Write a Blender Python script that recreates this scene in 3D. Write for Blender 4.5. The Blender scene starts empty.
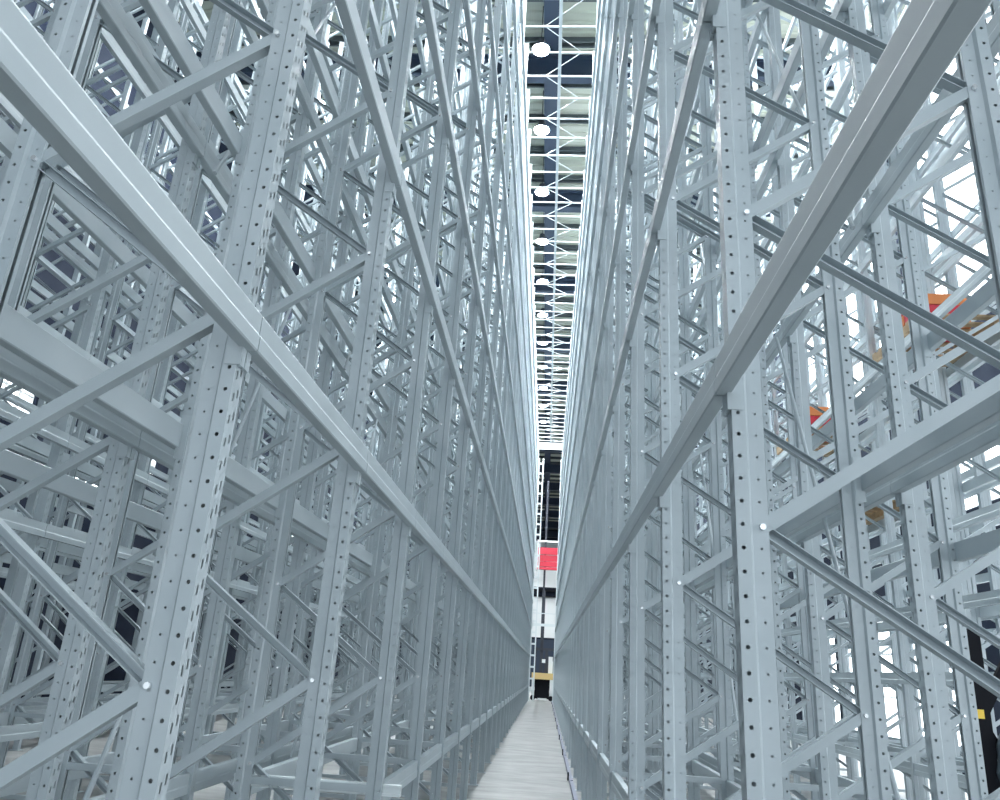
import bpy, bmesh, math, random
from mathutils import Vector, Matrix

random.seed(7)
SC = bpy.context.scene
COL = SC.collection

# ------------------------------------------------------------------ camera
CAM_H = 1.517
YAW, PITCH, ROLL, FPX = 0.0763, 0.3361, 0.0648, 771.0
_f = Vector((-math.sin(YAW) * math.cos(PITCH), math.cos(YAW) * math.cos(PITCH), math.sin(PITCH)))
_r = Vector((math.cos(YAW), math.sin(YAW), 0))
_u = _r.cross(_f)
CR = math.cos(ROLL) * _r + math.sin(ROLL) * _u
CU = math.cos(ROLL) * _u - math.sin(ROLL) * _r
CF = _f
cam_data = bpy.data.cameras.new('camera')
cam_data.sensor_fit = 'HORIZONTAL'
cam_data.sensor_width = 36.0
cam_data.lens = FPX / 1000.0 * 36.0
cam_data.clip_start = 0.02
cam_data.clip_end = 300
cam = bpy.data.objects.new('camera', cam_data)
COL.objects.link(cam)
cam.matrix_world = Matrix(((CR.x, CU.x, -CF.x, 0), (CR.y, CU.y, -CF.y, 0), (CR.z, CU.z, -CF.z, CAM_H), (0, 0, 0, 1)))
SC.camera = cam


def proj(x, y, z):
    d = Vector((x, y, z - CAM_H))
    w = d.dot(CF)
    if w < 0.15:
        return None
    return (500 + FPX * d.dot(CR) / w, 400 - FPX * d.dot(CU) / w, w)


# ------------------------------------------------------------------ materials
def mat(name, col, rough=0.5, metal=0.0, spec=0.5):
    m = bpy.data.materials.new(name)
    m.use_nodes = True
    b = m.node_tree.nodes['Principled BSDF']
    b.inputs['Base Color'].default_value = (*col, 1)
    b.inputs['Roughness'].default_value = rough
    b.inputs['Metallic'].default_value = metal
    b.inputs['Specular IOR Level'].default_value = spec
    return m


def nd(nt, kind, **kw):
    n = nt.nodes.new(kind)
    for k, v in kw.items():
        setattr(n, k, v)
    return n


def mth(nt, op, a, b=None, c=None):
    n = nt.nodes.new('ShaderNodeMath')
    n.operation = op
    for i, v in enumerate((a, b, c)):
        if v is None:
            continue
        if isinstance(v, (int, float)):
            n.inputs[i].default_value = v
        else:
            nt.links.new(v, n.inputs[i])
    return n.outputs[0]


def vary(m, c0, c1, scale=3.0, detail=4, lo=0.35, hi=0.65):
    nt = m.node_tree
    b = nt.nodes['Principled BSDF']
    tc = nd(nt, 'ShaderNodeTexCoord')
    nz = nd(nt, 'ShaderNodeTexNoise')
    nz.inputs['Scale'].default_value = scale
    nz.inputs['Detail'].default_value = detail
    nt.links.new(tc.outputs['Object'], nz.inputs['Vector'])
    cr = nd(nt, 'ShaderNodeValToRGB')
    cr.color_ramp.elements[0].position = lo
    cr.color_ramp.elements[1].position = hi
    cr.color_ramp.elements[0].color = (*c0, 1)
    cr.color_ramp.elements[1].color = (*c1, 1)
    nt.links.new(nz.outputs['Fac'], cr.inputs['Fac'])
    nt.links.new(cr.outputs['Color'], b.inputs['Base Color'])
    return m


STEEL0, STEEL1 = (0.40, 0.465, 0.50), (0.46, 0.52, 0.555)
M = {}
M['steel'] = vary(mat('painted_steel', STEEL0, 0.38), STEEL0, STEEL1, 2.5)
M['beam'] = vary(mat('beam_steel', STEEL0, 0.5), (0.43, 0.495, 0.53), (0.48, 0.545, 0.58), 1.8)
PITCHZ = 0.0645


def post_material():
    """painted steel with real punched holes: transparent where the hole pattern is"""
    m = mat('perforated_steel', STEEL0, 0.38)
    vary(m, STEEL0, STEEL1, 2.5)
    nt = m.node_tree
    bs = nt.nodes['Principled BSDF']
    out = nt.nodes['Material Output']
    tc = nd(nt, 'ShaderNodeTexCoord')
    sp = nd(nt, 'ShaderNodeSeparateXYZ')
    nt.links.new(tc.outputs['Object'], sp.inputs[0])
    x, y, z = sp.outputs
    zf = mth(nt, 'SUBTRACT', mth(nt, 'PINGPONG', z, PITCHZ / 2), 0.0)          # 0 .. pitch/2
    dz2 = mth(nt, 'MULTIPLY', zf, zf)

    def hole(xc, r, in_side):
        dx = mth(nt, 'SUBTRACT', x, xc)
        d2 = mth(nt, 'ADD', mth(nt, 'MULTIPLY', dx, dx), dz2)
        return mth(nt, 'LESS_THAN', d2, r * r)
    h1 = hole(0.0175, 0.0056, True)
    h2 = hole(0.068, 0.0034, True)
    side = mth(nt, 'MAXIMUM', h1, h2)
    # slots in the outer face: two columns, staggered
    zo = mth(nt, 'PINGPONG', mth(nt, 'ADD', z, PITCHZ / 4), PITCHZ / 2)
    def slot(yc, zz):
        a = mth(nt, 'LESS_THAN', mth(nt, 'ABSOLUTE', mth(nt, 'SUBTRACT', y, yc)), 0.0042)
        b = mth(nt, 'LESS_THAN', zz, 0.0125)
        return mth(nt, 'MULTIPLY', a, b)
    face = mth(nt, 'MULTIPLY', mth(nt, 'MAXIMUM', slot(0.016, zf), slot(0.040, zo)),
               mth(nt, 'LESS_THAN', x, 0.0035))
    notface = mth(nt, 'GREATER_THAN', x, 0.004)
    fac = mth(nt, 'MAXIMUM', mth(nt, 'MULTIPLY', side, notface), face)
    tr = nd(nt, 'ShaderNodeBsdfTransparent')
    mix = nd(nt, 'ShaderNodeMixShader')
    nt.links.new(fac, mix.inputs[0])
    nt.links.new(bs.outputs[0], mix.inputs[1])
    nt.links.new(tr.outputs[0], mix.inputs[2])
    nt.links.new(mix.outputs[0], out.inputs['Surface'])
    return m


M['post'] = post_material()
M['bolt'] = mat('zinc_bolt', (0.85, 0.88, 0.9), 0.25, 0.6)
M['girder'] = mat('dark_blue_paint', (0.018, 0.034, 0.065), 0.6)
M['purlin'] = mat('dark_grey_purlin', (0.07, 0.09, 0.10), 0.5)
M['white'] = mat('white_paint', (0.82, 0.85, 0.86), 0.45)
M['tie'] = mat('white_galvanised', (0.72, 0.78, 0.80), 0.35)
M['red'] = mat('red_paint', (0.62, 0.03, 0.06), 0.45)
M['cream'] = mat('cream_yellow', (0.75, 0.55, 0.24), 0.5)
M['yellow'] = mat('safety_yellow', (0.80, 0.55, 0.06), 0.5)
M['black'] = mat('black_paint', (0.010, 0.011, 0.015), 0.85, 0.0, 0.15)
M['dark'] = mat('dark_grey_rubber', (0.03, 0.035, 0.05), 0.6)
M['orange'] = mat('orange_film', (0.75, 0.25, 0.08), 0.4)
M['greycloth'] = mat('grey_cloth', (0.12, 0.16, 0.19), 0.8)
M['wood'] = vary(mat('pallet_wood', (0.4, 0.28, 0.16), 0.7), (0.36, 0.25, 0.14), (0.5, 0.36, 0.22), 9)
M['wall'] = vary(mat('wall_panel', (0.02, 0.026, 0.045), 0.9, 0.0, 0.08), (0.014, 0.02, 0.036), (0.03, 0.037, 0.055), 0.6)
M['rail'] = mat('guide_rail_steel', (0.20, 0.22, 0.30), 0.4)


def emit(name, col, s):
    m = bpy.data.materials.new(name)
    m.use_nodes = True
    nt = m.node_tree
    nt.nodes.remove(nt.nodes['Principled BSDF'])
    e = nd(nt, 'ShaderNodeEmission')
    e.inputs[0].default_value = (*col, 1)
    e.inputs[1].default_value = s
    nt.links.new(e.outputs[0], nt.nodes['Material Output'].inputs[0])
    return m


LAMP = 1000.0
M['lamp'] = emit('lamp_lens', (0.93, 0.98, 1.0), LAMP)
M['window'] = emit('daylight_pane', (0.90, 0.96, 1.0), 6.5)


def floor_material():
    m = mat('polished_concrete', (0.5, 0.5, 0.5), 0.42)
    nt = m.node_tree
    b = nt.nodes['Principled BSDF']
    tc = nd(nt, 'ShaderNodeTexCoord')
    mp = nd(nt, 'ShaderNodeMapping')
    mp.inputs['Scale'].default_value = (0.9, 2.2, 1)
    nt.links.new(tc.outputs['Object'], mp.inputs[0])
    n1 = nd(nt, 'ShaderNodeTexNoise')
    n1.inputs['Scale'].default_value = 1.3
    n1.inputs['Detail'].default_value = 8
    n1.inputs['Roughness'].default_value = 0.65
    nt.links.new(mp.outputs[0], n1.inputs['Vector'])
    cr = nd(nt, 'ShaderNodeValToRGB')
    cr.color_ramp.elements[0].position = 0.3
    cr.color_ramp.elements[0].color = (0.16, 0.168, 0.17, 1)
    cr.color_ramp.elements[1].position = 0.68
    cr.color_ramp.elements[1].color = (0.35, 0.358, 0.355, 1)
    nt.links.new(n1.outputs['Fac'], cr.inputs[0])
    nt.links.new(cr.outputs[0], b.inputs['Base Color'])
    return m


def roof_material():
    m = mat('roof_sheet', (0.62, 0.66, 0.58), 0.5)
    nt = m.node_tree
    b = nt.nodes['Principled BSDF']
    vary(m, (0.56, 0.61, 0.52), (0.66, 0.68, 0.60), 0.35)
    return m


M['floor'] = floor_material()
M['roof'] = roof_material()

# ------------------------------------------------------------------ mesh helpers
class MB:
    def __init__(self):
        self.v, self.f = [], []

    def poly(self, pts, faces):
        o = len(self.v)
        self.v += [tuple(p) for p in pts]
        self.f += [tuple(i + o for i in f) for f in faces]

    def box(self, x0, y0, z0, x1, y1, z1):
        P = [(x0, y0, z0), (x1, y0, z0), (x1, y1, z0), (x0, y1, z0), (x0, y0, z1), (x1, y0, z1), (x1, y1, z1), (x0, y1, z1)]
        self.poly(P, [(0, 3, 2, 1), (4, 5, 6, 7), (0, 1, 5, 4), (1, 2, 6, 5), (2, 3, 7, 6), (3, 0, 4, 7)])

    def prism(self, ring, fa, fb):
        """ring of 2-D points; fa / fb map (a, b) to the two end sections"""
        n = len(ring)
        P = [fa(*p) for p in ring] + [fb(*p) for p in ring]
        F = [(i, (i + 1) % n, n + (i + 1) % n, n + i) for i in range(n)]
        F += [tuple(range(n))[::-1], tuple(range(n, 2 * n))]
        self.poly(P, F)

    def bar(self, a, b, ring, up=(0, 1, 0)):
        """profile ring (s, t) swept from a to b; t axis along `up`, s in the remaining direction"""
        a, b = Vector(a), Vector(b)
        d = (b - a).normalized()
        t = Vector(up)
        t = (t - d * t.dot(d)).normalized()
        s = t.cross(d)
        self.prism(ring, lambda p, q: a + s * p + t * q, lambda p, q: b + s * p + t * q)

    def tube(self, a, b, r, n=8):
        a, b = Vector(a), Vector(b)
        d = (b - a).normalized()
        up = (0, 0, 1) if abs(d.z) < 0.9 else (1, 0, 0)
        self.bar(a, b, [(r * math.cos(2 * math.pi * i / n), r * math.sin(2 * math.pi * i / n)) for i in range(n)], up)

    def mesh(self, name, material):
        me = bpy.data.meshes.new(name)
        me.from_pydata(self.v, [], self.f)
        bm = bmesh.new()
        bm.from_mesh(me)
        bmesh.ops.recalc_face_normals(bm, faces=bm.faces)
        bm.to_mesh(me)
        bm.free()
        if material:
            me.materials.append(material)
        return me


def obj(name, me, parent=None, loc=(0, 0, 0), scale=None):
    o = bpy.data.objects.new(name, me)
    COL.objects.link(o)
    o.location = loc
    if scale:
        o.scale = scale
    if parent:
        o.parent = parent
    return o


def tag(o, label, cat, group=None):
    o['label'] = label
    o['category'] = cat
    if group:
        o['group'] = group
    return o


def struct(o):
    o['kind'] = 'structure'
    return o


ONES = ['', 'first', 'second', 'third', 'fourth', 'fifth', 'sixth', 'seventh', 'eighth', 'ninth', 'tenth', 'eleventh', 'twelfth',
        'thirteenth', 'fourteenth', 'fifteenth', 'sixteenth', 'seventeenth', 'eighteenth', 'nineteenth']


def ordw(n):
    if n < 20:
        return ONES[n]
    t = {2: 'twent', 3: 'thirt', 4: 'fort'}[n // 10]
    return t + 'ieth' if n % 10 == 0 else t + 'y-' + ONES[n % 10]


# ------------------------------------------------------------------ racking data
BAY = 1.4
Y0L, Y0R = 1.926, 2.139
XL, XR = -0.881, 0.507           # aisle faces of the two front rows
DEPS = {'L': 0.84, 'R': 0.905}      # frame depth on either side
GAPS = {'L': 0.245, 'R': 0.18}     # gap between back-to-back rows
DEP, GAP, AISLE = DEPS['L'], GAPS['L'], 1.39
HTOP = 14.3
PW, PD = 0.060, 0.090            # post width (along aisle) and depth
LEV_L = [0.86, 2.43, 3.95, 5.33, 6.75, 8.2, 9.64, 11.08, 12.52]
LEV_R = [0.86, 2.43, 3.84, 5.28, 6.74, 8.2, 9.64, 11.08, 12.52]
NB = 31                          # last frame index of the long rows

# row: key, x of its left face, side, phrase, first k, last k
ROWS = []
x = XL - DEP
ROWS.append(('A', x, 'L', 'left aisle-side row', -1, NB))
x -= GAP + DEP
ROWS.append(('B', x, 'L', 'second row on the left', -1, NB))
x -= AISLE + DEP
ROWS.append(('C', x, 'L', 'third row on the left', 1, NB))
x -= GAP + DEP
ROWS.append(('D', x, 'L', 'fourth row on the left', 2, NB))
x -= AISLE + DEP
ROWS.append(('E', x, 'L', 'fifth row on the left', 3, 26))
XE = x
DEP, GAP = DEPS['R'], GAPS['R']
ROWS.append(('P', XR, 'R', 'right aisle-side row', 0, NB))
ROWS.append(('Q', XR + DEP + GAP, 'R', 'second row on the right', 0, NB))
ROWS.append(('S', XR + 2 * DEP + GAP + AISLE, 'R', 'third row on the right', 1, NB))
ROWS.append(('T', XR + 3 * DEP + 2 * GAP + AISLE, 'R', 'fourth row on the right', 3, NB))


def yk(side, k):
    return (Y0L if side == 'L' else Y0R) + BAY * k


# ------------------------------------------------------------------ frame parts
def omega(detail=True):
    """plan outline of the post, outer face at x=0, open toward +x"""
    t = 0.0028
    P = [(PD, 0.0225), (PD, 0.010), (0.046, 0.010), (0.038, 0.0), (0.0, 0.0)]
    P = P + [(a, PW - b) for a, b in reversed(P)]
    Q = [(PD - t, 0.0225), (PD - t, 0.010 + t), (0.046 - t * .4, 0.010 + t), (0.038 - t * .4, t), (t, t)]
    Q = Q + [(a, PW - b) for a, b in reversed(Q)]
    return P + Q[::-1]


def post_mesh(name, flip):
    mb = MB()
    ring = omega()
    n = len(ring)
    mb.poly([(a, b, 0.008) for a, b in ring] + [(a, b, HTOP) for a, b in ring],
            [(i, (i + 1) % n, n + (i + 1) % n, n + i) for i in range(n)])
    h = n // 2                     # cap strips between outer and inner outlines
    caps = [(i, i + 1, n - 2 - i, n - 1 - i) for i in range(h - 1)]
    mb.poly([(a, b, HTOP) for a, b in ring], caps)
    mb.poly([(a, b, 0.008) for a, b in ring], caps)
    return mb.mesh(name, M['post'])


POST = post_mesh('post', False)
NODE0 = 0.43
BR_W, BR_D = 0.043, 0.035


def CH(sgn):
    w, d, t = (0.039 if sgn > 0 else 0.031) / 2, BR_D / 2, 0.003
    return [(-w, -sgn * d), (w, -sgn * d), (w, sgn * d), (w - t, sgn * d), (w - t, -sgn * (d - t)), (-w + t, -sgn * (d - t)), (-w + t, sgn * d), (-w, sgn * d)]


XA = 0.072                         # bolt lines on the two posts
YC = PW / 2


def brace_mesh(name, za, zb, sgn, dep):
    mb = MB()
    a, b = Vector((XA, YC, za)), Vector((dep - XA, YC, zb))
    d = (b - a).normalized()
    mb.bar(a - d * 0.012, b + d * 0.012, CH(sgn), (0, 1, 0))
    # the bolt through the post at the upper end of the brace
    return mb.mesh(name, M['steel'])


DZ = 0.5
KIT = {}
for sd_, dep_ in DEPS.items():
    KIT[sd_] = {'up': brace_mesh('brace', 0, DZ, 1, dep_),        # rises toward +x: web toward the camera
                'dn': brace_mesh('brace', 0, -DZ, -1, dep_),      # falls toward +x: open channel toward the camera
                'hz': brace_mesh('brace', 0, 0, 1, dep_)}
bm_ = MB()
bm_.tube((XA, -0.001, 0), (XA, 0.0112, 0), 0.0085, 8)
BOLT = bm_.mesh('bolt', M['bolt'])
bp = MB()
bp.box(-0.03, -0.035, 0, 0.12, PW + 0.035, 0.008)
for sx, sy in ((0.10, -0.02), (0.10, PW + 0.02)):
    bp.tube((sx, sy, 0.006), (sx, sy, 0.03), 0.008, 6)
PLATE = bp.mesh('base_plate', M['steel'])

# z of nodes on the +x post: NODE0 + n, on the -x post: NODE0 + .5 + n
BR = []
z = NODE0
BR.append(('hz', 0.16))
BR.append(('hz', 0.845))
while z < HTOP - 0.3:
    if z - DZ > 0.02:
        BR.append(('up', z - DZ))
    if z + DZ < HTOP - 0.1:
        BR.append(('dn', z + DZ))
    z += 1.0
BR.append(('hz', HTOP - 0.12))


def simple_frame_mesh(dep):
    """whole frame in one mesh for the frames too far away to show their parts"""
    mb = MB()
    t = 0.004
    prof = [(PD, 0.010), (0.046, 0.010), (0.038, 0.0), (0.0, 0.0)]
    prof = prof + [(a, PW - b) for a, b in reversed(prof)]
    inner = [(PD, 0.010 + t), (0.046, 0.010 + t), (0.036, t), (t, t)]
    inner = inner + [(a, PW - b) for a, b in reversed(inner)]
    ring = prof + inner[::-1]
    for f in (lambda a: a, lambda a: dep - a):
        n = len(ring)
        mb.poly([(f(a), b, 0) for a, b in ring] + [(f(a), b, HTOP) for a, b in ring],
                [(i, (i + 1) % n, n + (i + 1) % n, n + i) for i in range(n)])
    mb.box(-0.03, -0.03, 0, 0.12, PW + 0.03, 0.008)
    mb.box(dep - 0.12, -0.03, 0, dep + 0.03, PW + 0.03, 0.008)
    for kind, zz in BR:
        dz = {'up': DZ, 'dn': -DZ, 'hz': 0}[kind]
        mb.bar((XA, YC, zz), (dep - XA, YC, zz + dz), CH(-1 if kind == 'dn' else 1), (0, 1, 0))
    return mb.mesh('upright_frame', M['steel'])


FAR = {sd_: simple_frame_mesh(dep_) for sd_, dep_ in DEPS.items()}

frame_rank = {'L': {}, 'R': {}}


def frame_visible(x, y):
    for zz in (0.2, 1.5, 3, 5, 8, 11, 13.8):
        for xx in (x, x + 0.9):
            p = proj(xx, y, zz)
            if p and -40 < p[0] < 1040 and -40 < p[1] < 840:
                return True
    return False


def build_frame(x, y, side, label, group, detailed):
    dep = DEPS[side]
    if not detailed:
        o = obj('upright_frame', FAR[side], None, (x, y, 0))
        return tag(o, label, 'rack frame', group)
    r = bpy.data.objects.new('upright_frame', None)
    COL.objects.link(r)
    r.location = (x, y, 0)
    r.empty_display_size = 0.2
    tag(r, label, 'rack frame', group)
    obj('post', POST, r)
    obj('post', POST, r, (dep, PW, 0)).rotation_euler = (0, 0, math.pi)
    obj('base_plate', PLATE, r)
    obj('base_plate', PLATE, r, (dep, PW, 0)).rotation_euler = (0, 0, math.pi)
    for kind, zz in BR:
        br = obj('brace', KIT[side][kind], r, (0, 0, zz))
        if y < 9:
            if kind == 'up':
                obj('bolt', BOLT, br, (dep - 2 * XA, 0, DZ))
                obj('bolt', BOLT, br, (0, 0, 0))
    return r


nfr = 0
for key, x, side, phrase, k0, k1 in ROWS:
    n = 0
    for k in range(k0, k1 + 1):
        y = yk(side, k)
        if not frame_visible(x, y):
            continue
        n += 1
        w = 829 * PD / y
        det = (w > 7.5 and key in 'ABPQ') or (w > 8.5 and key in 'CS') or (w > 8.0 and key in 'D')
        build_frame(x, y, side, f'grey steel rack frame, {ordw(n)} from the camera in the {phrase}', 'upright frames of the ' + phrase, det)
        nfr += 1
print('frames', nfr)

# ------------------------------------------------------------------ beams
BH, BT = 0.112, 0.046
# section, x = 0 outer face, growing inward to BT ; z = 0 top, down to -BH
BEAM_RING = [(0.006, 0.0), (0.0035, -0.006), (0.0035, -0.060), (0.0, -0.068), (0.0, -BH + 0.004), (0.004, -BH),
             (BT - 0.004, -BH), (BT, -BH + 0.004), (BT, -0.004), (BT - 0.004, 0.0)]


def beam_mesh(name, length, simple=False):
    mb = MB()
    ring = BEAM_RING if not simple else [(0.004, 0), (0.004, -0.060), (0, -0.068), (0, -BH), (BT, -BH), (BT, 0)]
    mb.prism(ring, lambda a, b: (a, 0, b), lambda a, b: (a, length, b))
    return mb.mesh(name, M['beam'])


BL = BAY - 0.006
BEAM = beam_mesh('pallet_beam', BL)
cn = MB()       # end connector: angle plate hooked on the post
cn.box(0.030, 0.0, -0.165, 0.0405, 0.030, 0.045)
cn.box(0.030, 0.026, -0.165, 0.075, 0.030, 0.045)
CONN0 = cn.mesh('end_connector', M['beam'])
cn = MB()
cn.box(0.030, BL - 0.024, -0.165, 0.0405, BL, 0.045)
cn.box(0.030, BL - 0.030, -0.165, 0.075, BL - 0.026, 0.045)
CONN1 = cn.mesh('end_connector', M['beam'])
LOWB = beam_mesh('low_pallet_beam', BAY - PW - 0.002)

NEARB = beam_mesh('pallet_beam', BL + 0.9)
beams = []       # (size, row key, face, side, k, level, x_outer, sign, y, z)
FACES = {}
for key, x, side, phrase, k0, k1 in ROWS:
    levs = LEV_L if side == 'L' else LEV_R
    extra = {'C': [3.2], 'D': [3.2], 'E': [3.2, 4.7], 'S': [1.75, 3.15], 'T': [1.75, 3.15, 4.6]}.get(key, [])
    levs = levs + extra
    for face in (0, 1):           # 0: face at x (outward -x), 1: face at x+DEP (outward +x)
        for k in range(k0 - (1 if key in 'PQ' else 0), k1):
            y = yk(side, k)
            for li, zt in enumerate(levs):
                if (key in 'ACE' and face == 0 or key in 'BD' and face == 1 or key in 'PS' and face == 1 or key in 'QT' and face == 0) and li:
                    zt += 0.07 if side == 'R' or li < 2 else 0.16
                if li == 0 and key == 'A' and k < 2:
                    continue
                low = li == 0
                if face == 0:
                    xo, sg = (x - 0.0415, 1) if not low else (x + 0.012, 1)
                else:
                    xo, sg = (x + DEPS[side] + 0.0415, -1) if not low else (x + DEPS[side] - 0.012, -1)
                pts = [proj(xo, y + t * BAY, zt) for t in (0.02, 0.25, 0.5, 0.75, 0.98)]
                ins = [p for p in pts if p and -60 < p[0] < 1060 and -60 < p[1] < 860]
                if not ins:
                    continue
                front = (key == 'A' and face == 1) or (key == 'P' and face == 0)
                wgt = {'A': 1.0, 'P': 1.0, 'B': 0.6, 'Q': 0.6}.get(key, 0.4)
                if front:
                    wgt = 2.2
                size = sum(1.0 / p[2] for p in ins) * wgt
                beams.append((size, key, face, side, k, li, xo, sg, y, zt, phrase))
beams.sort(key=lambda b: -b[0])
print('beams', len(beams))
LEVW = ['lowest', 'first raised', 'second raised', 'third raised', 'fourth raised', 'fifth raised', 'sixth raised', 'seventh raised', 'top', 'lower mid-height', 'upper mid-height', 'middle mid-height']
seen = {}
rest = MB()
FN = {('L', 0): 'outer face', ('L', 1): 'inner face', ('R', 0): 'inner face', ('R', 1): 'outer face'}
minbay = {}
for b in beams:
    key = b[1]
    minbay[key] = min(minbay.get(key, 99), b[4])
for i, (size, key, face, side, k, li, xo, sg, y, zt, phrase) in enumerate(beams):
    low = li == 0
    if i < 300:
        nb = k - minbay[key] + 1
        near = key == 'P' and face == 0 and k == -1
        o = obj('pallet_beam', (LOWB if low else BEAM) if not near else NEARB, None, (xo, y + (PW + 0.001 if low else PW / 2 + 0.003), zt), (sg, 1, 1))
        tag(o, f'grey {LEVW[li]} beam, {ordw(nb)} bay, {FN[(side, face)]} of the {phrase}', 'rack beam', 'pallet beams of the ' + phrase)
        if near and not low:
            o.location.y -= 0.9
            c = obj('end_connector', CONN1, o, (0, 0.9, 0))
        elif y < 9 and not low:
            obj('end_connector', CONN0, o)
            obj('end_connector', CONN1, o)
    else:
        ring = [(0.004, 0), (0.004, -0.060), (0, -0.068), (0, -BH), (BT, -BH), (BT, 0)]
        ya, yb = (y + PW, y + BAY) if low else (y + PW / 2, y + BAY + PW / 2 - 0.004)
        rest.prism(ring, lambda a, c: (xo + sg * a, ya, zt + c), lambda a, c: (xo + sg * a, yb, zt + c))
o = obj('pallet_beam', rest.mesh('pallet_beam', M['beam']))
o['kind'] = 'stuff'
tag(o, 'mass of smaller grey pallet beams receding into the racking on both sides', 'rack beams')

# ------------------------------------------------------------------ spine bracing rods and cross channel
def rod_thing(name, segs, r, label, cat, group, m):
    mb = MB()
    for a, b in segs:
        mb.tube(a, b, r, 8)
    return tag(obj(name, mb.mesh(name, m)), label, cat, group)


for side, xg, y0, nm in (('L', XL - DEPS['L'] - GAPS['L'] / 2, Y0L, 'left'), ('R', XR + DEPS['R'] + GAPS['R'] / 2, Y0R, 'right')):
    LV = LEV_L if side == 'L' else LEV_R
    for k in (1, 3, 5, 8, 11):
        for li, tier in ((0, 'lowest'), (2, 'second'), (4, 'third'), (6, 'top')):
            y1, y2 = y0 + BAY * k + PW / 2, y0 + BAY * (k + 1) + PW / 2
            rod_thing('brace_rod', [((xg, y1, LV[li] - 0.05), (xg, y2, LV[li + 2] - 0.05))], 0.012,
                      f'slanting steel bracing rod behind the {nm} aisle-side row, {tier} tier, {ordw(k + 1)} bay', 'brace rod', f'bracing rods behind the {nm} row', M['steel'])
mb = MB()
Yc = Y0L + 2 * BAY + PW + 0.03
ring = [(0.0, 0.0), (0.0, -0.012), (0.012, -0.014), (0.012, -0.044), (0.0, -0.046), (0.0, -0.058), (0.05, -0.058), (0.05, 0.0)]
mb.prism(ring, lambda a, b: (XL - DEPS['L'] - 0.02, Yc - 0.06 + a, 0.87 + b), lambda a, b: (XL + 0.10, Yc - 0.06 + a, 0.87 + b))
tag(obj('cross_channel', mb.mesh('cross_channel', M['tie'])), 'pale steel cross channel closing the near end of the lowest left beams', 'steel channel')

# ------------------------------------------------------------------ top ties over the aisle
ZT = HTOP - 0.25
n = 0
mbL = MB()
tie_y = []
yy = Y0L + 0.02 + 4 * 0.7
while yy < 43.2:
    tie_y.append(yy)
    yy += 0.7
for i, yy in enumerate(tie_y):
    n += 1
    mb = MB()
    mb.box(XL - 0.3, yy - 0.015, ZT, XR + 0.3, yy + 0.015, ZT + 0.03)
    r = tag(obj('aisle_tie', mb.mesh('aisle_tie', M['tie'])), f'pale steel tie bar spanning the aisle at rack tops, {ordw(n)} from the camera' if n < 50 else f'pale steel tie bar spanning the aisle at rack tops, {n}th from the camera', 'tie bar', 'tie bars across the aisle top')
    if i + 1 < len(tie_y):
        a, b = (-0.52, 0.27) if i % 2 else (0.27, -0.52)
        m2 = MB()
        m2.tube((a, yy, ZT + 0.02), (b, yy + 0.7, ZT + 0.02), 0.010, 6)
        obj('diagonal_rod', m2.mesh('diagonal_rod', M['tie']), r)
mb = MB()
mb.box(-0.235, Y0L + 2.5, ZT - 0.05, -0.165, 43.3, ZT)
tag(obj('ridge_bar', mb.mesh('ridge_bar', M['tie'])), 'long pale steel bar running down the aisle under the tie bars', 'steel bar')
mb = MB()
mb.box(XL - 0.35, 43.4, ZT - 0.25, XR + 0.35, 43.5, ZT + 0.15)
tag(obj('end_girder', mb.mesh('end_girder', M['white'])), 'wide white steel girder spanning the far end of the tie bars', 'girder')

# ------------------------------------------------------------------ building shell
XW0, XW1, YW0, YW1, ZR = -10.5, 9.0, -14.0, 90.0, 17.4
mb = MB()
mb.box(XW0, YW0, -0.2, XW1, YW1, 0.0)
struct(obj('floor', mb.mesh('floor', M['floor'])))
mb = MB()          # corrugated roof sheet: trapezoid ribs along x
pts, fac = [], []
yy, i = YW0, 0
prof = []
while yy < YW1:
    prof += [(yy, ZR), (yy + 0.20, ZR), (yy + 0.23, ZR + 0.05), (yy + 0.30, ZR + 0.05), (yy + 0.33, ZR)]
    yy += 0.333
for (py, pz) in prof:
    pts += [(XW0, py, pz), (XW1, py, pz)]
for j in range(len(prof) - 1):
    fac.append((2 * j, 2 * j + 1, 2 * j + 3, 2 * j + 2))
mb.poly(pts, fac)
mb.box(XW0, YW0, ZR + 0.06, XW1, YW1, ZR + 0.2)
struct(obj('ceiling', mb.mesh('ceiling', M['roof'])))


def wall_with_openings(name, axis, c, lo, hi, zlo, zhi, holes, th=0.2):
    """wall slab at constant x (axis 0) or y (axis 1) with rectangular openings (a0, a1, z0, z1)"""
    mb = MB()
    A = sorted({lo, hi, *[h[0] for h in holes], *[h[1] for h in holes]})
    Z = sorted({zlo, zhi, *[h[2] for h in holes], *[h[3] for h in holes]})
    for a0, a1 in zip(A, A[1:]):
        for z0, z1 in zip(Z, Z[1:]):
            am, zm = (a0 + a1) / 2, (z0 + z1) / 2
            if any(h[0] < am < h[1] and h[2] < zm < h[3] for h in holes):
                continue
            if axis == 0:
                mb.box(c, a0, z0, c + th, a1, z1)
            else:
                mb.box(a0, c, z0, a1, c + th, z1)
    return struct(obj(name, mb.mesh(name, M['wall'])))


wcount = 0


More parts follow.
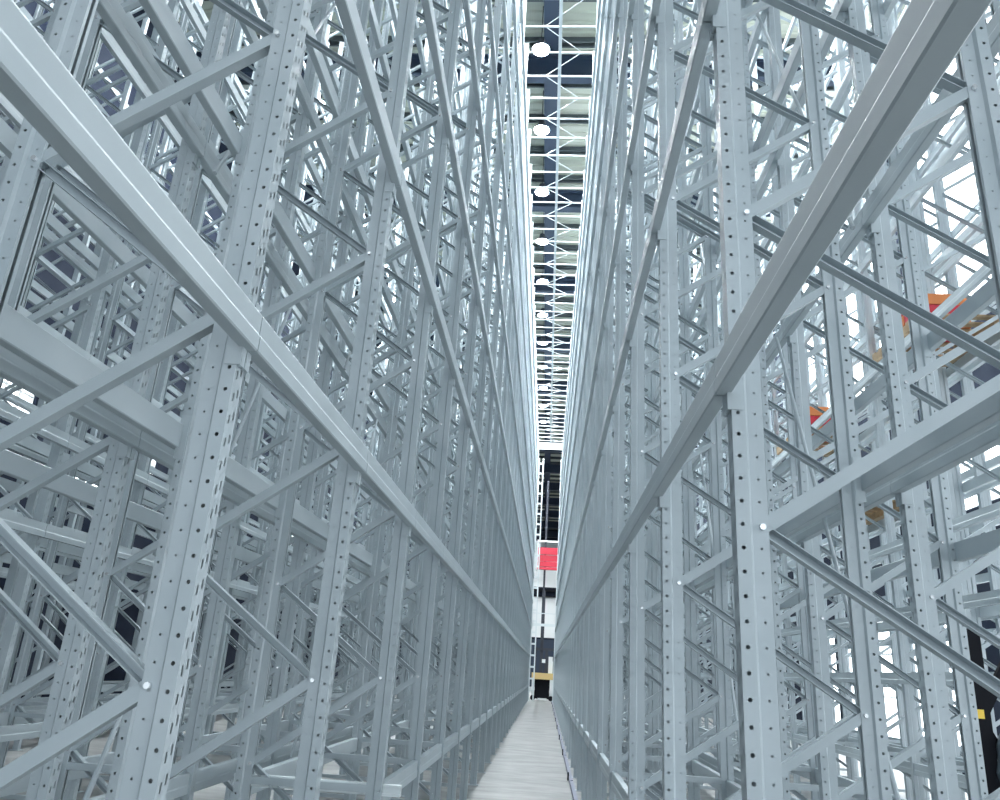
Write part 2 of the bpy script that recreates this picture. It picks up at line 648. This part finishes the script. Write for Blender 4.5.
def window(axis, c, a0, a1, z0, z1, nx, nz):
    global wcount
    wcount += 1
    mb = MB()
    fw = 0.05
    def bx(p0, p1, q0, q1, d0, d1):
        if axis == 0:
            mb.box(c + d0, p0, q0, c + d1, p1, q1)
        else:
            mb.box(p0, c + d0, q0, p1, c + d1, q1)
    for i in range(nx + 1):
        p = a0 + (a1 - a0) * i / nx
        bx(p - fw / 2, p + fw / 2, z0, z1, -0.05, 0.1)
    for j in range(nz + 1):
        q = z0 + (z1 - z0) * j / nz
        bx(a0, a1, q - fw / 2, q + fw / 2, -0.045, 0.095)
    r = struct(obj(f'window_{wcount}', mb.mesh('window_frame', M['white'])))
    m2 = MB()
    mb2 = m2
    if axis == 0:
        m2.box(c + 0.03, a0, z0, c + 0.05, a1, z1)
    else:
        m2.box(a0, c + 0.03, z0, a1, c + 0.05, z1)
    obj('window_pane', m2.mesh('window_pane', M['window']), r)


holesL = [(12.5, 14.2, 5.6, 6.4), (15.9, 17.6, 4.5, 5.1), (18.5, 19.4, 5.8, 6.5), (24.0, 26.0, 5.6, 6.4), (31.0, 33.0, 5.6, 6.4)]
holesR = [(y, y + 3.2, 0.4, 3.6) for y in (-7.8, -3.6, 0.6, 4.8, 9.0, 13.2, 17.4, 21.6, 25.8)] + [(y, y + 3.6, 5.4, 8.6) for y in (-6.8, -2.4, 2.0)] + [(15.0, 18.5, 5.4, 7.0)] + [(y, y + 3.6, 9.6, 16.2) for y in (10.0, 14.4, 18.8, 23.2)]  # unseen openings near and behind the camera are added to light the left racks
wall_with_openings('wall_left', 0, XW0 - 0.2, YW0, YW1, 0, ZR, holesL)
wall_with_openings('wall_right', 0, XW1, YW0, YW1, 0, ZR, holesR)
for h in holesL:
    window(0, XW0 - 0.15, *h, 4, 3)
for h in holesR:
    window(0, XW1 + 0.05, *h, 3, 3 if h[3] < 5 else 5)
wall_with_openings('wall_far', 1, YW1, XW0 - 0.2, XW1 + 0.2, 0, ZR, [])

# roof structure
def at_z(u, v, z):
    d = CR * (u - 500) / FPX + CU * (400 - v) / FPX + CF
    return d * ((z - CAM_H) / d.z)


n = 0
mb = MB()
gx0, gx1 = -0.66, -0.22
mb.box(gx0, YW0, ZR - 0.62, gx1, YW1, ZR - 0.58)
mb.box(gx0, YW0, ZR - 0.08, gx1, YW1, ZR - 0.02)
mb.box((gx0 + gx1) / 2 - 0.02, YW0, ZR - 0.6, (gx0 + gx1) / 2 + 0.02, YW1, ZR - 0.05)
struct(obj('trim_1', mb.mesh('trim', M['girder'])))
tn = 1
for i in range(15):
    yy = 4.2 + 6.0 * i
    tn += 1
    mb = MB()
    mb.box(XW0, yy - 0.16, ZR - 1.30, XW1, yy + 0.16, ZR - 1.25)
    mb.box(XW0, yy - 0.16, ZR - 0.67, XW1, yy + 0.16, ZR - 0.63)
    mb.box(XW0, yy - 0.02, ZR - 1.27, XW1, yy + 0.02, ZR - 0.64)
    struct(obj(f'trim_{tn}', mb.mesh('trim', M['girder'])))
for i in range(60):
    yy = 2.7 + 1.5 * i
    if yy > YW1:
        break
    tn += 1
    mb = MB()
    for dy in (-0.09, 0.09):
        mb.box(XW0, yy + dy - 0.025, ZR - 0.16, XW1, yy + dy + 0.025, ZR - 0.01)
    struct(obj(f'trim_{tn}', mb.mesh('trim', M['purlin'])))

# ------------------------------------------------------------------ high-bay lamps
def lathe(prof, n=24):
    mb = MB()
    P, F = [], []
    m_ = len(prof)
    for i in range(n):
        a = 2 * math.pi * i / n
        for r, z in prof:
            P.append((r * math.cos(a), r * math.sin(a), z))
    for i in range(n):
        for j in range(m_ - 1):
            k = (i + 1) % n
            F.append((i * m_ + j, k * m_ + j, k * m_ + j + 1, i * m_ + j + 1))
    mb.poly(P, F)
    return mb


HOUSE = lathe([(0.0, 0.30), (0.10, 0.29), (0.12, 0.12), (0.22, 0.05), (0.23, 0.0), (0.215, 0.0), (0.205, 0.035), (0.0, 0.035)]).mesh('lamp_housing', M['dark'])
LENS = lathe([(0.0, -0.002), (0.13, 0.0), (0.205, 0.02), (0.205, 0.03), (0.0, 0.03)]).mesh('lamp_lens', M['lamp'])
CABLE = MB()
CABLE.tube((0, 0, 0.29), (0, 0, 1.40), 0.012, 6)
CABLE = CABLE.mesh('suspension_rod', M['dark'])
n = 0
AIS = [(-0.70, 'central aisle', 0.0), (XL - 2 * DEPS['L'] - GAPS['L'] - AISLE / 2, 'left side aisle', 1.0), (XE + DEPS['L'] + AISLE / 2 - 0.1, 'far left aisle', 2.0), (XR + 2 * DEP + GAP + AISLE / 2, 'right side aisle', 0.6),
       (XR + 4 * DEP + 2 * GAP + AISLE + 1.2, 'far right side', 1.3)]
for xl, nm, off in AIS:
    for i in range(14 if xl == -0.70 else 17 if nm[0] == 'l' or nm[0] == 'r' else 27):  # outer rows go on with added hidden lamps that light the far wall
        yl = 6.1 + off + 3.0 * i
        r = bpy.data.objects.new('high_bay_lamp', None)
        COL.objects.link(r)
        r.location = (xl, yl, 16.0)
        tag(r, f'round white high-bay lamp above the {nm}, {ordw(i + 1)} from the camera', 'ceiling lamp', 'high-bay lamps above the ' + nm)
        obj('lamp_housing', HOUSE, r)
        obj('lamp_lens', LENS, r)
        obj('suspension_rod', CABLE, r)

# ------------------------------------------------------------------ floor guide rail on the right
n = 0
yy = 1.6
while yy < 45.5:
    n += 1
    mb = MB()
    mb.prism([(0.0, 0.0), (0.0, 0.07), (0.008, 0.07), (0.008, 0.008), (0.07, 0.008), (0.07, 0.0)], lambda a, b: (0.421 + a, yy, b), lambda a, b: (0.421 + a, yy + 3.72, b))
    r = tag(obj('guide_rail', mb.mesh('guide_rail', M['rail'])), f'low steel floor guide rail along the right rack, {ordw(n)} length from the camera', 'guide rail', 'floor guide rails on the right')
    m2 = MB()
    m2.box(0.405, yy - 0.03, 0.0, 0.425, yy + 0.05, 0.11)
    obj('end_buffer', m2.mesh('end_buffer', M['black']), r)
    yy += 3.8

# ------------------------------------------------------------------ truck at the end of the aisle
TY = 46.3
t = bpy.data.objects.new('stacker_truck', None)
COL.objects.link(t)
t.location = (0, TY, 0)
tag(t, 'narrow aisle stacker truck with cream crossbar, dark mast and red carriage at the aisle end', 'stacker truck')


def tpart(name, boxes, m, parent=t):
    mb = MB()
    for b in boxes:
        mb.box(*b)
    return obj(name, mb.mesh(name, m), parent)


tpart('crossbar', [(-0.74, 0.0, 1.16, 0.50, 0.35, 1.50)], M['cream'])
tpart('side_leg', [(-0.72, 0.02, 0.0, -0.56, 0.5, 1.16), (-0.74, -0.02, 0.55, -0.54, 0.02, 0.75)], M['white'])
tpart('side_leg', [(0.30, 0.02, 0.0, 0.47, 0.5, 1.16), (0.28, -0.02, 0.45, 0.49, 0.02, 0.62)], M['white'])
tpart('engine_bay', [(-0.55, 0.3, 0.12, 0.29, 1.4, 1.16)], M['black'])
tpart('step', [(-0.35, 0.1, 0.06, 0.15, 0.32, 0.16)], M['white'])
tpart('mast', [(-0.34, 1.5, 0.1, -0.14, 1.7, 6.2), (-0.32, 1.55, 6.2, -0.20, 1.65, 13.0), (-0.62, 1.45, 0.1, -0.54, 1.6, 2.9), (-0.62, 1.45, 2.75, 0.5, 1.6, 2.9)], M['dark'])
tpart('operator_console', [(-0.05, 0.5, 1.5, 0.18, 0.8, 2.5), (-0.02, 0.55, 2.5, 0.14, 0.7, 2.75)], M['dark'])
tpart('control_box', [(0.18, 0.45, 1.5, 0.44, 0.9, 2.15), (-0.2, 0.45, 2.05, 0.0, 0.6, 2.25), (0.18, 0.45, 2.15, 0.42, 0.7, 2.4)], M['white'])
tpart('carriage', [(-0.74, 1.3, 7.6, 0.70, 1.45, 7.9), (-0.74, 1.35, 7.93, 0.70, 1.45, 8.3), (-0.74, 1.3, 8.33, 0.70, 1.45, 8.75), (-0.78, 1.3, 7.42, 0.74, 1.5, 7.57)], M['red'])
tpart('carriage_frame', [(-0.76, 1.2, 7.35, -0.70, 1.6, 9.2), (0.66, 1.2, 7.35, 0.72, 1.6, 9.2), (-0.76, 1.4, 9.1, 0.72, 1.5, 9.2)], M['white'])
rl = MB()
for sx in (-0.64, 0.38):
    rl.tube((sx, -0.02, 0.17), (sx, 0.3, 0.17), 0.14, 12)
obj('load_wheel', rl.mesh('load_wheel', M['black']), t)

# far wall dressing: pale band, grey sectional door
def part(name, boxes, m):
    mb = MB()
    for b in boxes:
        mb.box(*b)
    return obj(name, mb.mesh(name, m))


struct(part('trim_91', [(-6.0, YW1 - 0.10, 10.7, 6.0, YW1 - 0.01, 15.9)], M['white']))
struct(part('trim_92', [(-6.0, YW1 - 0.5, 10.2, 6.0, YW1 - 0.02, 10.5), (-6.0, YW1 - 0.5, 9.6, 6.0, YW1 - 0.02, 9.7)], M['black']))
struct(part('trim_93', [(-6.0, YW1 - 0.10, 5.2, 6.0, YW1 - 0.01, 9.6)], M['white']))
struct(part('door_1', [(-4.0, YW1 - 0.16, 0.0, 4.0, YW1 - 0.11, 5.0)], M['girder']))

# ladder-like lattice uprights closing the aisle end
for sgn, xa, xb, nm in ((-1, -0.86, -0.60, 'left'), (1, 0.50, 0.74, 'right')):
    r = bpy.data.objects.new('lattice_upright', None)
    COL.objects.link(r)
    r.location = (xa, 45.9, 0)
    tag(r, f'tall white ladder-like upright on the {nm} of the aisle end', 'rack upright')
    wd = xb - xa
    for px in (0.0, wd):
        m2 = MB()
        m2.box(px - 0.035, -0.03, 0, px + 0.035, 0.03, 13.9)
        obj('post', m2.mesh('post', M['tie']), r)
    zz = 0.5
    m2 = MB()
    while zz < 13.8:
        m2.box(0, -0.015, zz, wd, 0.015, zz + 0.10)
        zz += 0.62
    obj('rungs', m2.mesh('rungs', M['tie']), r)
m2 = MB()
m2.box(-0.86, 46.6, 4.05, 0.72, 46.66, 4.2)
m2.box(-0.86, 46.6, 4.75, 0.72, 46.64, 4.8)
tag(obj('cross_rail', m2.mesh('cross_rail', M['tie'])), 'pale double rail crossing the aisle end above the truck', 'rail')

# black lift truck in the next aisle on the right
t2 = bpy.data.objects.new('lift_truck', None)
COL.objects.link(t2)
t2.location = (3.10, 6.15, 0)
tag(t2, 'black lift truck mast with yellow blocks standing beyond the right racks', 'lift truck')
tpart('mast', [(0.0, 0, 0.12, 0.10, 0.1, 2.02), (0.40, 0, 0.12, 0.48, 0.1, 2.02)], M['black'], t2)
m2 = MB()
sq = [(-0.035, -0.02), (0.035, -0.02), (0.035, 0.02), (-0.035, 0.02)]
m2.bar((0.05, 0.05, 1.40), (0.44, 0.05, 2.05), sq)
m2.bar((0.44, 0.04, 0.65), (0.05, 0.04, 1.35), sq)
obj('mast_brace', m2.mesh('mast_brace', M['black']), t2)
tpart('bumper_block', [(-0.07, -0.05, 1.40, 0.03, 0.0, 1.46)], M['yellow'], t2)
tpart('bumper_block', [(0.02, -0.05, 0.62, 0.13, 0.0, 0.70)], M['yellow'], t2)
tpart('chassis', [(-0.1, -0.02, 0.05, 0.5, 0.9, 0.45)], M['dark'], t2)
bmx = bmesh.new()
bmesh.ops.create_icosphere(bmx, subdivisions=3, radius=1.0)
for v in bmx.verts:
    v.co = Vector((v.co.x * 0.17, v.co.y * 0.14, v.co.z * 0.36)) + Vector((0.26, -0.02, 1.05)) + v.co * (0.012 * math.sin(9 * v.co.z + 5 * v.co.x))
me = bpy.data.meshes.new('seat_back')
bmx.to_mesh(me); bmx.free()
me.materials.append(M['greycloth'])
obj('seat_back', me, t2)
lw = MB()
for sx in (-0.02, 0.42):
    lw.tube((sx - 0.04, 0.2, 0.1), (sx + 0.04, 0.2, 0.1), 0.1, 14)
obj('wheel', lw.mesh('wheel', M['black']), t2)

# shrink-wrapped loads on the third right row
XS = XR + 2 * DEP + GAP + AISLE
def load(k, lev, mtl, w_, d_, h_, label):
    yc = yk('R', k) + BAY / 2 + PW / 2
    r = bpy.data.objects.new('pallet_load', None)
    COL.objects.link(r)
    r.location = (XS + DEP / 2, yc, lev + 0.075)
    tag(r, label, 'pallet load')
    m2 = MB()
    for px in (-0.40, 0.0, 0.40):
        m2.box(px - 0.05, -0.6, 0, px + 0.05, 0.6, 0.10)
    for i in range(7):
        py = -0.6 + 1.11 * i / 6
        m2.box(-0.45, py, 0.10, 0.45, py + 0.09, 0.122)
    obj('pallet', m2.mesh('pallet', M['wood']), r)
    nz = 3
    for i in range(nz):
        for j in (0, 1):
            m2 = MB()
            z0 = 0.123 + h_ * i / nz
            m2.box(-d_ / 2, -w_ / 2 + 0.03 + j * (w_ / 2 - 0.02), z0, d_ / 2, -0.012 + j * (w_ / 2 - 0.018), z0 + h_ / nz - 0.012)
            obj('carton', m2.mesh('carton', mtl if (i + j) % 2 == 0 else M['red' if mtl == M['orange'] else 'wood']), r)
load(4, LEV_R[3], M['orange'], 0.62, 0.6, 0.42, 'small stack of orange and red cartons on a pallet high on the right, nearer load')
load(7, LEV_R[3], M['orange'], 0.6, 0.6, 0.5, 'small stack of orange and red cartons on a pallet high on the right, farther load')
load(6, LEV_R[2], M['yellow'], 0.5, 0.6, 0.25, 'low stack of yellow and tan cartons on a pallet below the orange loads')

# ------------------------------------------------------------------ world, colour
w = bpy.data.worlds.new('world')
SC.world = w
w.use_nodes = True
bg = w.node_tree.nodes['Background']
bg.inputs[0].default_value = (0.82, 0.92, 1.0, 1)
bg.inputs[1].default_value = 2.2

SC.cycles.max_bounces = 10
SC.cycles.diffuse_bounces = 3
SC.cycles.glossy_bounces = 4
SC.cycles.transparent_max_bounces = 24
SC.cycles.sample_clamp_indirect = 6
SC.view_settings.view_transform = 'Standard'
SC.view_settings.look = 'None'
SC.view_settings.exposure = -0.12
SC.view_settings.gamma = 1.0
SC.view_settings.use_curve_mapping = False
